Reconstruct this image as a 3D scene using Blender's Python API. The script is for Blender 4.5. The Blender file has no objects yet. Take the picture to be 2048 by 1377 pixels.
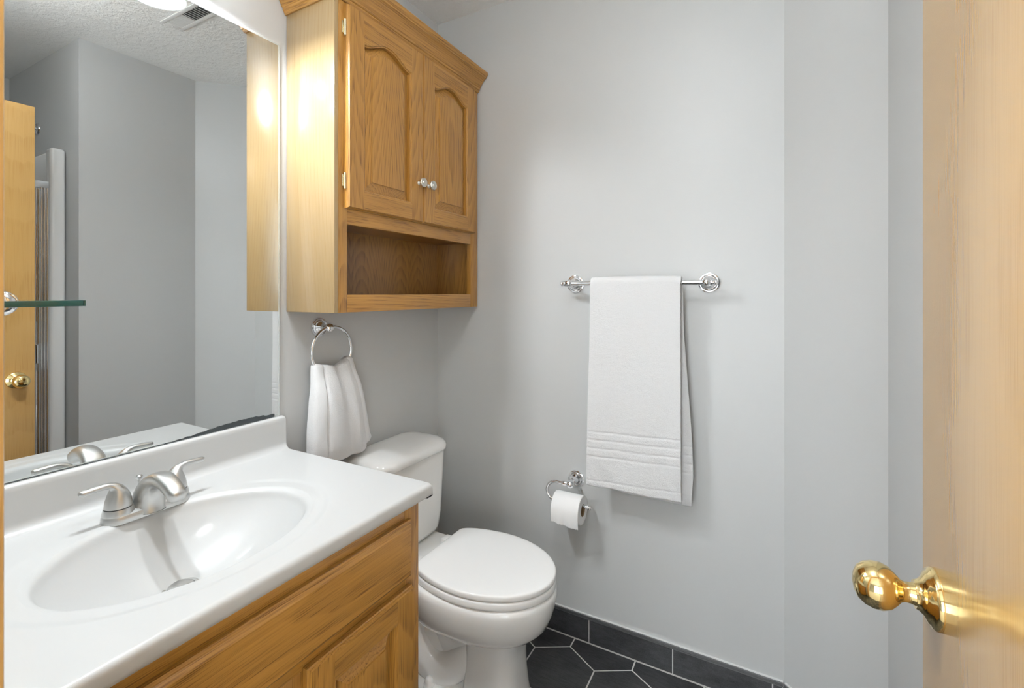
import bpy, bmesh, math, random
from math import sin, cos, pi, radians, sqrt, exp
from mathutils import Vector, Matrix, noise

random.seed(4)
SC = bpy.context.scene
COL = SC.collection

# ------------------------------------------------------------------ camera, exposure, light
cam_data = bpy.data.cameras.new('camera')
cam = bpy.data.objects.new('camera', cam_data)
COL.objects.link(cam)
cam.location = (1.26, -1.65, 1.272)
cam.rotation_euler = (radians(90), 0, radians(28.788))
cam_data.sensor_width = 36
cam_data.lens = 36 * 943.58 / 2048
cam_data.shift_x = 0.0028
cam_data.shift_y = -0.0497
cam_data.clip_start = 0.01
SC.camera = cam

SC.view_settings.view_transform = 'Standard'
SC.view_settings.look = 'None'
SC.view_settings.gamma = 1.0
SC.view_settings.use_curve_mapping = False
SC.view_settings.exposure = 0.08
SC.cycles.max_bounces = 12
SC.cycles.diffuse_bounces = 8
SC.cycles.glossy_bounces = 8
SC.cycles.transmission_bounces = 8
SC.cycles.sample_clamp_indirect = 6
SC.cycles.caustics_reflective = True
SC.cycles.use_denoising = True

BULB = 1180.0       # bulbs in the two shades over the mirror
DOME = 30.0        # added fill globe, out of view near the door
DAY_FILL = 125.0         # fill light sent in through the added bedroom windows, W each

world = bpy.data.worlds.new('world')
SC.world = world
world.use_nodes = True
wn = world.node_tree
sky = wn.nodes.new('ShaderNodeTexSky')
sky.sky_type = 'HOSEK_WILKIE'
sky.turbidity = 4
sky.sun_direction = (0.3, 0.5, 0.8)
wn.links.new(sky.outputs[0], wn.nodes['Background'].inputs[0])
wn.nodes['Background'].inputs[1].default_value = 1.0


# ------------------------------------------------------------------ materials
def lin(r, g, b):
    f = lambda c: (c / 255 / 12.92) if c / 255 <= .04045 else ((c / 255 + .055) / 1.055) ** 2.4
    return (f(r), f(g), f(b), 1)


class NT:
    def __init__(s, name):
        s.m = bpy.data.materials.new(name)
        s.m.use_nodes = True
        s.t = s.m.node_tree
        s.b = s.t.nodes['Principled BSDF']
        s.out = s.t.nodes['Material Output']

    def n(s, typ, **k):
        nd = s.t.nodes.new(typ)
        for a, v in k.items():
            setattr(nd, a, v)
        return nd

    def l(s, a, b):
        s.t.links.new(a, b)

    def math(s, op, a, b=None, c=None):
        nd = s.n('ShaderNodeMath', operation=op)
        for i, v in enumerate((a, b, c)):
            if v is None:
                continue
            if isinstance(v, (int, float)):
                nd.inputs[i].default_value = v
            else:
                s.l(v, nd.inputs[i])
        return nd.outputs[0]

    def mix(s, fac, a, b, mode='MIX'):
        nd = s.n('ShaderNodeMix', data_type='RGBA', blend_type=mode)
        for sock, v in ((nd.inputs[0], fac), (nd.inputs[6], a), (nd.inputs[7], b)):
            if isinstance(v, (int, float)):
                sock.default_value = v
            elif isinstance(v, tuple):
                sock.default_value = v
            else:
                s.l(v, sock)
        return nd.outputs[2]

    def noise(s, vec, scale, detail=2, rough=.5):
        nd = s.n('ShaderNodeTexNoise')
        nd.inputs['Scale'].default_value = scale
        nd.inputs['Detail'].default_value = detail
        nd.inputs['Roughness'].default_value = rough
        if vec is not None:
            s.l(vec, nd.inputs['Vector'])
        return nd.outputs[0]

    def bump(s, h, strength, dist):
        nd = s.n('ShaderNodeBump')
        nd.inputs['Strength'].default_value = strength
        nd.inputs['Distance'].default_value = dist
        s.l(h, nd.inputs['Height'])
        s.l(nd.outputs[0], s.b.inputs['Normal'])
        return nd

    def set(s, **k):
        names = dict(col='Base Color', rough='Roughness', metal='Metallic', coat='Coat Weight', coatr='Coat Roughness',
                     ior='IOR', trans='Transmission Weight', sheen='Sheen Weight', sheenr='Sheen Roughness',
                     spec='Specular IOR Level', em='Emission Color', ems='Emission Strength', sss='Subsurface Weight')
        for a, v in k.items():
            s.b.inputs[names[a]].default_value = v
        return s


def simple(name, col, rough=.5, **k):
    t = NT(name)
    t.set(col=col, rough=rough, **k)
    return t


def paint(name, col, rough, bscale, bstr, bdist=.001):
    t = simple(name, col, rough)
    co = t.n('ShaderNodeTexCoord').outputs['Object']
    t.bump(t.noise(co, bscale, 3), bstr, bdist)
    return t.m


def oak(name, axis, light, dark, rough=.32, coat=.35, freq=190, contrast=1.0, tilt=.022, bulge=.03):
    """plain-sawn oak: growth rings cut by a plane nearly along the trunk, plus open pores"""
    t = NT(name)
    co = t.n('ShaderNodeTexCoord').outputs['Object']
    rnd = t.n('ShaderNodeObjectInfo').outputs['Random']
    sep = t.n('ShaderNodeSeparateXYZ')
    t.l(co, sep.inputs[0])
    X, Y, Z = sep.outputs
    if axis == 'z':
        u, w, l = Y, X, Z
    elif axis == 'y':
        u, w, l = Z, X, Y
    else:
        u, w, l = Z, Y, X
    off = t.math('MULTIPLY', rnd, 3.7)
    l2 = t.math('ADD', l, off)
    u2 = t.math('ADD', u, t.math('MULTIPLY', rnd, .13))

    def vec(su, sw, sl):
        c = t.n('ShaderNodeCombineXYZ')
        t.l(t.math('MULTIPLY', u2, su), c.inputs[0])
        t.l(t.math('MULTIPLY', w, sw), c.inputs[1])
        t.l(t.math('MULTIPLY', l2, sl), c.inputs[2])
        return c.outputs[0]
    warp = t.math('SUBTRACT', t.noise(vec(4, 4, .55), 1, 2), .5)
    warp2 = t.math('SUBTRACT', t.noise(vec(30, 30, 2.2), 1, 3), .5)
    # repeating boards: the heart wanders across the board
    uu = t.math('SUBTRACT', t.math('PINGPONG', t.math('ADD', u2, t.math('MULTIPLY', warp, .05)), .15), .05)
    ww = t.math('ADD', t.math('ADD', w, bulge), t.math('MULTIPLY', t.math('SINE', t.math('MULTIPLY', l2, 2.6)), tilt))
    r = t.math('SQRT', t.math('ADD', t.math('MULTIPLY', uu, uu), t.math('MULTIPLY', ww, ww)))
    r = t.math('ADD', r, t.math('MULTIPLY', warp2, .006))
    ring = t.math('FRACT', t.math('MULTIPLY', r, freq))
    ringd = t.math('MULTIPLY', t.math('POWER', ring, 1.8), t.math('SUBTRACT', 1.0, t.math('POWER', ring, 14)))
    fib = t.noise(vec(260, 260, 4), 1, 3, .6)
    pore = t.noise(vec(620, 620, 9), 1, 2, .55)
    porem = t.math('SMOOTHSTEP', pore, .53, .62) if False else t.math('MINIMUM', t.math('MAXIMUM', t.math('MULTIPLY', t.math('SUBTRACT', pore, .52), 11.0), 0.0), 1.0)
    tone = t.noise(vec(10, 10, .9), 1, 2)
    f = t.math('ADD', t.math('MULTIPLY', ringd, .30 * contrast),
               t.math('ADD', t.math('MULTIPLY', t.math('SUBTRACT', fib, .42), .60 * contrast),
                      t.math('MULTIPLY', t.math('MULTIPLY', porem, t.math('ADD', t.math('MULTIPLY', ringd, .9), .22)), .75 * contrast)))
    f = t.math('ADD', f, t.math('MULTIPLY', t.math('SUBTRACT', tone, .45), .25))
    f.node.use_clamp = True
    c = t.mix(f, light, dark)
    t.l(c, t.b.inputs['Base Color'])
    t.set(rough=rough, coat=coat, coatr=.16)
    t.bump(f, .12, .0006)
    return t.m


WALL = paint('wall_paint', (.535, .540, .535, 1), .42, 220, .10)
CEIL = None
_t = simple('ceiling_texture', (.90, .90, .89, 1), .8)
_co = _t.n('ShaderNodeTexCoord').outputs['Object']
_v = _t.noise(_co, 42, 4, .62)
_r = _t.n('ShaderNodeMapRange')
_r.inputs[1].default_value = .42
_r.inputs[2].default_value = .60
_t.l(_v, _r.inputs[0])
_t.bump(_r.outputs[0], .30, .006)
CEIL = _t.m

OL, OD = (.405, .200, .040, 1), (.125, .046, .007, 1)
OAKV = oak('oak_vertical_grain', 'z', OL, OD)
OAKH = oak('oak_horizontal_grain', 'y', OL, OD, bulge=.012, tilt=.008, freq=210)
OAKX = oak('oak_depth_grain', 'x', OL, OD)
OAKP = oak('oak_panel_grain', 'z', OL, OD, freq=230, tilt=.03, contrast=1.0)
OAKS = oak('oak_side_veneer', 'z', (.36, .25, .125, 1), (.25, .15, .058, 1), freq=75, contrast=.55, tilt=.05, rough=.22, coat=.6)
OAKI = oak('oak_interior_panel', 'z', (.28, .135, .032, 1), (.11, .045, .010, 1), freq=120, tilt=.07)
DOORW = oak('oak_door_veneer', 'z', (.60, .36, .125, 1), (.42, .215, .058, 1), freq=90, contrast=.55, tilt=.04, rough=.25, coat=.5)
CASEW = oak('oak_casing', 'z', (.55, .32, .10, 1), (.35, .17, .04, 1), freq=160, contrast=.5)
MARBLE = simple('white_cultured_marble', (.54, .545, .54, 1), .38, coat=.30, coatr=.05).m
PORC = simple('white_porcelain', (.84, .84, .825, 1), .07, coat=.6, coatr=.04).m
SEATP = simple('white_seat_plastic', (.85, .85, .84, 1), .22).m
FIBER = simple('white_fiberglass', (.90, .90, .89, 1), .15, coat=.4).m
WPAINT = simple('white_enamel', (.80, .80, .79, 1), .35).m
CHROME = simple('chrome', (.86, .86, .87, 1), .06, metal=1.0).m
BRASS = simple('polished_brass', (.86, .68, .33, 1), .09, metal=1.0).m
ABRASS = simple('pale_antique_brass', (.72, .64, .45, 1), .25, metal=1.0).m
PEWTER = simple('satin_silver', (.75, .73, .68, 1), .28, metal=1.0).m
MIRR = simple('mirror_silver', (.74, .755, .75, 1), .0, metal=1.0).m
MEDGE = simple('mirror_edge', (.75, .80, .79, 1), .15, metal=.4).m
DESIL = simple('desilvered_edge', (.045, .055, .06, 1), .45).m
DARK = simple('dark_recess', (.02, .018, .015, 1), .8).m
_t = simple('brushed_nickel', (.62, .62, .61, 1), .36, metal=1.0)
_co = _t.n('ShaderNodeTexCoord').outputs['Object']
_mp = _t.n('ShaderNodeMapping')
_mp.inputs['Scale'].default_value = (1, 60, 1)
_t.l(_co, _mp.inputs[0])
_t.bump(_t.noise(_mp.outputs[0], 60, 2), .05, .0005)
NICKEL = _t.m
CARD = simple('cardboard', (.25, .17, .09, 1), .9).m
CARPET = paint('carpet', (.60, .57, .53, 1), .95, 300, .5, .004)
FILL_GLOBEM = simple('fill_globe_glow', (.9, .9, .9, 1), .3, em=(.91, .96, 1, 1), ems=DOME).m
BULBM = simple('lamp_globe', (.9, .9, .9, 1), .3, em=(.91, .96, 1, 1), ems=BULB).m
_t = NT('frosted_shade_glass')
_t.t.nodes.remove(_t.b)
_d, _tr, _tp = _t.n('ShaderNodeBsdfDiffuse'), _t.n('ShaderNodeBsdfTranslucent'), _t.n('ShaderNodeBsdfTransparent')
for _q in (_d, _tr):
    _q.inputs[0].default_value = (.45, .45, .445, 1)
_m1, _m2 = _t.n('ShaderNodeMixShader'), _t.n('ShaderNodeMixShader')
_t.l(_d.outputs[0], _m1.inputs[1])
_t.l(_tr.outputs[0], _m1.inputs[2])
_m2.inputs[0].default_value = .14
_t.l(_m1.outputs[0], _m2.inputs[1])
_t.l(_tp.outputs[0], _m2.inputs[2])
_t.l(_m2.outputs[0], _t.out.inputs['Surface'])
SHADE = _t.m

_t = simple('terry_cloth', (.86, .86, .865, 1), .95, sheen=.3, sheenr=.5)
_co = _t.n('ShaderNodeTexCoord').outputs['Object']
_v1 = _t.noise(_co, 430, 4, .7)
_v2 = _t.noise(_co, 55, 2)
_t.bump(_t.math('ADD', _v1, _t.math('MULTIPLY', _v2, .8)), .9, .0036)
TERRY = _t.m
_t = simple('tissue_paper', (.86, .86, .855, 1), .95)
_co = _t.n('ShaderNodeTexCoord').outputs['Object']
_t.bump(_t.noise(_co, 350, 2), .25, .0006)
PAPER = _t.m


def slate(name, base, var):
    t = simple(name, (base, base, base, 1), .42)
    co = t.n('ShaderNodeTexCoord').outputs['Object']
    mp = t.n('ShaderNodeMapping')
    mp.inputs['Rotation'].default_value = (.5, .5, .6)
    mp.inputs['Scale'].default_value = (1, 7, 3)
    t.l(co, mp.inputs[0])
    a = t.noise(mp.outputs[0], 24, 5, .7)
    b = t.noise(co, 9, 3)
    c = t.noise(co, 420, 2)
    f = t.math('ADD', t.math('MULTIPLY', a, .45), t.math('ADD', t.math('MULTIPLY', b, .3), t.math('MULTIPLY', c, .35)))
    mr = t.n('ShaderNodeMapRange')
    mr.inputs[1].default_value, mr.inputs[2].default_value = .42, .68
    t.l(f, mr.inputs[0])
    col = t.mix(mr.outputs[0], (base * .45, base * .46, base * .5, 1), (base * var, base * var * 1.01, base * var * 1.06, 1))
    t.l(col, t.b.inputs['Base Color'])
    t.bump(f, .25, .001)
    return t.m


TILE = slate('dark_slate_tile', .034, 2.0)
GROUT = simple('pale_grout', (.74, .73, .71, 1), .9).m
CAULK = simple('white_caulk', (.72, .72, .71, 1), .5).m
TRIMM = simple('graphite_metal_trim', (.20, .20, .205, 1), .32, metal=.7).m

GLASS = simple('clear_shelf_glass', (.90, .98, .96, 1), .0, trans=1.0, ior=1.5).m
GEDGE = simple('green_glass_edge', (.035, .15, .135, 1), .12, trans=.35, ior=1.45, coat=.5).m
PANE = simple('window_glass', (.97, .98, .98, 1), .0, trans=1.0, ior=1.02).m
SHGL = simple('rain_glass', (.92, .95, .95, 1), .18, trans=1.0, ior=1.3).m


# ------------------------------------------------------------------ mesh helpers
class MB:
    """collects polygons in world coordinates, builds ONE mesh object"""

    def __init__(s):
        s.v, s.f, s.mi = [], [], []

    def add(s, V, F, mi=0):
        o = len(s.v)
        s.v += [tuple(p) for p in V]
        for k, f in enumerate(F):
            s.f.append(tuple(i + o for i in f))
            s.mi.append(mi[k] if isinstance(mi, (list, tuple)) else mi)
        return s

    def box(s, a, b, r=0, seg=2, mi=0):
        bm = bmesh.new()
        bmesh.ops.create_cube(bm, size=1)
        c = [(a[i] + b[i]) / 2 for i in range(3)]
        d = [abs(b[i] - a[i]) for i in range(3)]
        for v in bm.verts:
            v.co = Vector((c[i] + v.co[i] * d[i] for i in range(3)))
        if r > 0:
            bmesh.ops.bevel(bm, geom=bm.edges[:], offset=min(r, min(d) * .49), segments=seg, profile=.5, affect='EDGES')
        s.bm(bm, mi)
        return s

    def bm(s, bm, mi=0, M=None):
        bm.verts.index_update()
        V = [(M @ v.co if M else v.co.copy()) for v in bm.verts]
        F = [[v.index for v in f.verts] for f in bm.faces]
        s.add(V, F, mi)
        bm.free()

    def loft(s, rings, closed=True, cap0=True, cap1=True, mi=0):
        n = len(rings[0])
        V = [p for r in rings for p in r]
        F = []
        for i in range(len(rings) - 1):
            for j in range(n if closed else n - 1):
                a, b = i * n + j, i * n + (j + 1) % n
                F.append((a, b, b + n, a + n))
        if cap0:
            F.append(tuple(range(n - 1, -1, -1)))
        if cap1:
            k = (len(rings) - 1) * n
            F.append(tuple(range(k, k + n)))
        s.add(V, F, mi)
        return s

    def lathe(s, prof, origin, axis, n=40, mi=0, cap=True):
        """prof: list of (radius, height along axis)"""
        ax = Vector(axis).normalized()
        t = ax.orthogonal().normalized()
        q = ax.cross(t)
        o = Vector(origin)
        rings = [[o + ax * h + (t * cos(2 * pi * k / n) + q * sin(2 * pi * k / n)) * max(r, 1e-5) for k in range(n)] for r, h in prof]
        return s.loft(rings, cap0=cap, cap1=cap, mi=mi)

    def tube(s, pts, rad, n=14, closed=False, mi=0):
        P = [Vector(p) for p in pts]
        m = len(P)
        R = rad if isinstance(rad, (list, tuple)) else [rad] * m
        tang = []
        for i in range(m):
            if closed:
                d = P[(i + 1) % m] - P[i - 1]
            else:
                d = P[min(i + 1, m - 1)] - P[max(i - 1, 0)]
            tang.append(d.normalized())
        nrm = tang[0].orthogonal().normalized()
        rings = []
        for i in range(m):
            nrm = (nrm - tang[i] * nrm.dot(tang[i])).normalized()
            b = tang[i].cross(nrm)
            rings.append([P[i] + (nrm * cos(2 * pi * k / n) + b * sin(2 * pi * k / n)) * R[i] for k in range(n)])
        if closed:
            rings.append(rings[0])
        return s.loft(rings, cap0=not closed, cap1=not closed, mi=mi)

    def prism(s, poly, h0, h1, plane='xy', mi=0):
        def P(a, b, h):
            return {'xy': (a, b, h), 'yz': (h, a, b), 'xz': (a, h, b)}[plane]
        n = len(poly)
        V = [P(a, b, h0) for a, b in poly] + [P(a, b, h1) for a, b in poly]
        F = [tuple(range(n - 1, -1, -1)), tuple(range(n, 2 * n))]
        F += [(i, (i + 1) % n, (i + 1) % n + n, i + n) for i in range(n)]
        s.add(V, F, mi)
        return s

    def build(s, name, mats, parent=None, angle=35, merge=False):
        me = bpy.data.meshes.new(name)
        off = Vector((0, 0, 0))
        p = parent
        while p is not None:
            off += p.location
            p = p.parent
        me.from_pydata([Vector(v) - off for v in s.v], [], s.f)
        for m in (mats if isinstance(mats, (list, tuple)) else [mats]):
            me.materials.append(m)
        me.polygons.foreach_set('material_index', s.mi)
        bm = bmesh.new()
        bm.from_mesh(me)
        if merge:
            bmesh.ops.remove_doubles(bm, verts=bm.verts[:], dist=1e-5)
        bmesh.ops.recalc_face_normals(bm, faces=bm.faces[:])
        bm.to_mesh(me)
        bm.free()
        me.shade_smooth()
        me.set_sharp_from_angle(angle=radians(angle))
        o = bpy.data.objects.new(name, me)
        COL.objects.link(o)
        if parent is not None:
            o.parent = parent
        return o


def thing(name, loc, label, cat, group=None):
    o = bpy.data.objects.new(name, None)
    o.empty_display_size = .05
    COL.objects.link(o)
    o.location = loc
    tag(o, label, cat, group)
    return o


def tag(o, label, cat, group=None):
    o['label'] = label
    o['category'] = cat
    if group:
        o['group'] = group
    return o


def struct(name, mb, mats, parent=None, angle=35):
    o = mb.build(name, mats, parent, angle)
    if parent is None:
        o['kind'] = 'structure'
    return o


def copy_obj(o, parent=None):
    c = o.copy()
    COL.objects.link(c)
    if parent is not None:
        c.parent = parent
    for ch in list(o.children):
        copy_obj(ch, c)
    return c


def arc(cx, cy, r, a0, a1, n):
    return [(cx + r * cos(radians(a0 + (a1 - a0) * i / n)), cy + r * sin(radians(a0 + (a1 - a0) * i / n))) for i in range(n + 1)]


def bez(p0, p1, p2, p3, n):
    out = []
    for i in range(n + 1):
        t = i / n
        out.append(tuple((1 - t) ** 3 * a + 3 * t * (1 - t) ** 2 * b + 3 * t * t * (1 - t) * c + t ** 3 * d
                         for a, b, c, d in zip(p0, p1, p2, p3)))
    return out


def smooth(a, b, x):
    t = min(1, max(0, (x - a) / (b - a)))
    return t * t * (3 - 2 * t)


def inset(poly, d):
    """offset a counter-clockwise polygon inward by d"""
    n = len(poly)
    out = []
    for i in range(n):
        p0, p1, p2 = Vector(poly[i - 1]), Vector(poly[i]), Vector(poly[(i + 1) % n])
        e1, e2 = (p1 - p0).normalized(), (p2 - p1).normalized()
        n1, n2 = Vector((-e1.y, e1.x)), Vector((-e2.y, e2.x))
        b = n1 + n2
        k = 2 * d / max(b.length_squared, .4)
        out.append(tuple(p1 + b * k))
    return out


# ------------------------------------------------------------------ the room
ZC = 2.44
YF, YB = -1.54, -1.65           # two faces of the front (door) wall
XJ0, XJ1 = .7815, 1.452          # door jamb faces
struct('wall_left', MB().box((-.10, YB, 0), (0, .10, ZC)), WALL)
struct('wall_back', MB().box((0, 0, 0), (1.3023, .10, ZC)), WALL)
struct('wall_angled', MB().prism([(1.3023, 0), (1.5140, -.2080), (1.5140, .10), (1.3023, .10)], 0, ZC), WALL)
struct('wall_right', MB().prism([(1.5140, -.2080), (1.5140, -.7080), (2.48, -.7080), (2.48, -.2080)], 0, ZC), WALL)
struct('wall_far', MB().box((2.38, YB, 0), (2.48, -.708, ZC)), WALL)
fw = MB()
fw.box((0, YB, 0), (XJ0 - .018, YF, ZC))
fw.box((XJ0 - .018, YB, 2.075), (XJ1 + .018, YF, ZC))
fw.box((XJ1 + .018, YB, 0), (2.38, YF, ZC))
struct('wall_front', fw, WALL)
struct('ceiling', MB().box((-.1, YB, ZC), (2.48, .10, ZC + .08)), CEIL)

# hexagon tile floor
fl = MB()
fl.box((0, YB, -.05), (2.38, 0, -.0012), mi=1)
S = .1278
RT3 = sqrt(3)


def clip(poly, axis, lim, keep_less):
    out = []
    for i in range(len(poly)):
        a, b = poly[i - 1], poly[i]
        ia, ib = (a[axis] <= lim) == keep_less, (b[axis] <= lim) == keep_less
        if ia != ib:
            t = (lim - a[axis]) / (b[axis] - a[axis])
            out.append((a[0] + (b[0] - a[0]) * t, a[1] + (b[1] - a[1]) * t))
        if ib:
            out.append(b)
    return out


for row in range(-2, 12):
    for colm in range(-5, 11):
        hx = .6356 + colm * RT3 * S + (RT3 * S / 2 if row % 2 else 0)
        hy = -.0567 - S - row * 1.5 * S
        g = S - .0030
        poly = [(hx + g * cos(radians(30 + 60 * k)), hy + g * sin(radians(30 + 60 * k))) for k in range(6)]
        for ax, lim, kl in ((0, 2.37, True), (0, .003, False), (1, -.013, True), (1, YB + .003, False)):
            if poly:
                poly = clip(poly, ax, lim, kl)
        if len(poly) > 2:
            fl.prism(poly, -.004, 0, mi=0)
struct('floor', fl, [TILE, GROUT])


# tile baseboards: dark tiles, pale joints, graphite top strip
def baseboard(name, p0, p1, joints):
    p0, p1 = Vector((p0[0], p0[1], 0)), Vector((p1[0], p1[1], 0))
    d = (p1 - p0)
    L = d.length
    d.normalize()
    nrm = Vector((d.y, -d.x, 0))          # towards the room when walking left to right along the back wall
    mb = MB()

    def seg(a, b, z0, z1, t, mi):
        q = [p0 + d * a, p0 + d * b, p0 + d * b + nrm * t, p0 + d * a + nrm * t]
        mb.prism([(v.x, v.y) for v in q], z0, z1, mi=mi)
    seg(0, L, 0, .086, .0075, 1)
    xs = [0] + [j for j in joints if 0 < j < L] + [L]
    for a, b in zip(xs[:-1], xs[1:]):
        seg(a + .0018, b - .0018, .0032, .0842, .010, 0)
    seg(0, L, .0852, .0885, .0112, 2)
    seg(0, L, .0885, .0935, .0085, 2)
    seg(0, L, .0935, .0965, .0112, 2)
    seg(0, L, .0965, .0990, .0055, 3)
    return struct(name, mb, [TILE, GROUT, TRIMM, CAULK])


baseboard('baseboard_back', (0, 0), (1.2985, 0), [.107, .398, .689, .980, 1.271])
baseboard('baseboard_angled', (1.3065, -.004), (1.5100, -.2040), [.15])
baseboard('baseboard_right', (1.5140, -.2125), (1.5140, -.704), [.2, .4])

# bedroom beyond the doorway
struct('floor.001', MB().box((-1, -4.4, -.05), (4.2, YB, -.002)), CARPET)
struct('ceiling.001', MB().box((-1, -4.4, ZC), (4.2, YB, ZC + .08)), CEIL)
struct('wall_west', MB().box((-1.1, -4.5, 0), (-1, YB, ZC)), WALL)
struct('wall_east', MB().box((4.2, -4.5, 0), (4.3, YB, ZC)), WALL)
hn = MB()
hn.box((-1, YB, 0), (-.1, YB + .1, ZC))
hn.box((2.48, YB, 0), (4.2, YB + .1, ZC))
struct('wall_hall', hn, WALL)
WIN = [(.25, 1.55), (2.75, 4.05)]  # unseen windows: first put in opposite the doorway as fill, both made tall
ws = MB()
xs = [-1, WIN[0][0], WIN[0][1], WIN[1][0], WIN[1][1], 4.2]
for i in (0, 2, 4):
    ws.box((xs[i], -4.5, 0), (xs[i + 1], -4.4, ZC))
for i in (1, 3):
    ws.box((xs[i], -4.5, 0), (xs[i + 1], -4.4, .10))
    ws.box((xs[i], -4.5, 2.15), (xs[i + 1], -4.4, ZC))
struct('wall_south', ws, WALL)
for k, (a, b) in enumerate(WIN):
    m = MB()
    for q in (((a, -4.47, .10), (a + .05, -4.41, 2.15)), ((b - .05, -4.47, .10), (b, -4.41, 2.15)),
              ((a, -4.47, .10), (b, -4.41, .16)), ((a, -4.47, 2.09), (b, -4.41, 2.15)), ((a, -4.47, 1.50), (b, -4.41, 1.58))):
        m.box(*q)
    w = struct('window_%d' % (k + 1), m, WPAINT)
    MB().box((a + .04, -4.445, .15), (b - .04, -4.440, 2.11)).build('pane', PANE, w)
    ld = bpy.data.lights.new('daylight_fill', 'AREA')  # area light behind the added opening, fills the bathroom through the doorway
    ld.shape = 'RECTANGLE'
    ld.size, ld.size_y = b - a, 2.05
    ld.energy = DAY_FILL
    ld.color = (.93, .97, 1)
    lo = bpy.data.objects.new('daylight_fill', ld)
    COL.objects.link(lo)
    lo.location = ((a + b) / 2, -4.52, 1.125)
    lo.rotation_euler = (radians(90), 0, 0)

# door frame (jambs, head, stop and room-side casing)
tr = MB()
tr.box((XJ0 - .018, YB, 0), (XJ0, YF, 2.075), .001)
tr.box((XJ1, YB, 0), (XJ1 + .018, YF, 2.075), .001)
tr.box((XJ0 - .018, YB, 2.057), (XJ1 + .018, YF, 2.075), .001)
tr.box((XJ0 - .062, YF, 0), (XJ0 - .005, YF + .014, 2.12), .004)
tr.box((XJ1 + .005, YF, 0), (XJ1 + .062, YF + .014, 2.12), .004)
tr.box((XJ0 - .062, YF, 2.062), (XJ1 + .062, YF + .014, 2.12), .004)
tr.box((XJ0, YB + .04, 0), (XJ0 + .010, YF - .036, 2.057), .001)
struct('trim_1', tr, CASEW)

# the open door
DX0, DX1, DY0, DY1 = 1.430, 1.465, -1.536, -.879
d1 = struct('door_1', MB().box((DX0, DY0, .012), (DX1, DY1, 2.047), .0015), DOORW)
KZ, KY = .9185, -.9350
for sgn, xf in ((-1, DX0), (1, DX1)):
    ax = (sgn, 0, 0)
    if sgn > 0:
        continue
    k = MB().lathe([(.0001, .0), (.0335, 0), (.0335, .003), (.0315, .0065), (.028, .008), (.0275, .0095), (.020, .013), (.0165, .017), (.0155, .020), (.0001, .020)],
                   (xf, KY, KZ), ax).build('rosette', BRASS, d1, angle=50)
    MB().lathe([(.0001, .019), (.0125, .019), (.0115, .024), (.0112, .029), (.013, .033), (.018, .037), (.0235, .043), (.0265, .051), (.0262, .060),
                (.0235, .068), (.018, .0745), (.0105, .078), (.0001, .0795)], (xf, KY, KZ), ax).build('door_knob', BRASS, d1, angle=60)
MB().box((DX0 + .006, DY1 - .001, KZ - .03), (DX1 - .006, DY1 + .0012, KZ + .03), .0005).build('latch_plate', BRASS, d1)
for z in (.25, 1.05, 1.85):
    MB().tube([(DX0 - .004, DY0 - .002, z - .045), (DX0 - .004, DY0 - .002, z + .045)], .006).build('hinge', BRASS, d1)

# ------------------------------------------------------------------ mirror
MY0, MY1, MZ0, MZ1 = -1.530, -.7640, .9135, 1.9990
mir = thing('wall_mirror', (0, (MY0 + MY1) / 2, MZ0), 'large frameless wall mirror above the white vanity backsplash', 'mirror')
MB().box((.0015, MY0, MZ0), (.0062, MY1, MZ1)).build('backing', MEDGE, mir)
b = .004
MB().add([(.0066, MY0 + b, MZ0 + b), (.0066, MY1 - b, MZ0 + b), (.0066, MY1 - b, MZ1 - b), (.0066, MY0 + b, MZ1 - b)], [(0, 1, 2, 3)]).build('reflecting_face', MIRR, mir)
bm_ = MB()
bm_.add([(.0062, MY0, MZ0), (.0062, MY1, MZ0), (.0062, MY1, MZ1), (.0062, MY0, MZ1),
         (.0066, MY0 + b, MZ0 + b), (.0066, MY1 - b, MZ0 + b), (.0066, MY1 - b, MZ1 - b), (.0066, MY0 + b, MZ1 - b)],
        [(0, 1, 5, 4), (1, 2, 6, 5), (2, 3, 7, 6), (3, 0, 4, 7)])
bm_.build('bevelled_rim', MEDGE, mir)
# black desilvering creeping up from the lower edge, thickest towards the right end
top, bot = [], []
N = 150
for i in range(N + 1):
    y = MY0 + (MY1 - .016 - MY0) * i / N
    u = i / N
    h = .0004 + .0120 * smooth(.62, .86, u) * (1 - .45 * smooth(.90, 1.0, u)) + .0022 * smooth(.45, .6, u) * noise.noise((y * 90, 1, 0)) + .003 * smooth(.55, .7, u) * abs(noise.noise((y * 45, 5, 0)))
    top.append((.0072, y, MZ0 + .0012 + max(h, .0006)))
    bot.append((.0072, y, MZ0 + .0005))
V = top + bot
F = [(i, i + 1, N + 2 + i, N + 1 + i) for i in range(N)]
MB().add(V, F).build('desilvered_edge', DESIL, mir)

# ------------------------------------------------------------------ vanity cabinet
VX, VY0, VY1, VZT = .535, -1.508, -.7755, .7925
van = thing('vanity_cabinet', (.27, -1.14, 0), 'golden oak vanity cabinet under the white sink top', 'cabinet')
body = MB()
body.box((.006, VY0, .10), (VX - .019, VY0 + .016, VZT), .001)
body.box((.006, VY1 - .016, .0), (VX - .019, VY1, VZT), .001)
body.box((.006, VY0 + .016, .10), (VX - .019, VY1 - .016, .118))
body.box((.006, VY0 + .016, .118), (.014, VY1 - .016, VZT))
body.build('body', OAKV, van)
ff = MB()
ff.box((VX - .019, VY1 - .048, .10), (VX, VY1, VZT), .0012, mi=0)
ff.box((VX - .019, VY0, .10), (VX, VY0 + .048, VZT), .0012, mi=0)
ff.box((VX - .019, VY0 + .048, .735), (VX - .0005, VY1 - .048, VZT), .0012, mi=1)
ff.box((VX - .019, VY0 + .048, .600), (VX - .0005, VY1 - .048, .645), .0012, mi=1)
ff.box((VX - .019, VY0 + .048, .10), (VX - .0005, VY1 - .048, .15), .0012, mi=1)
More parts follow.
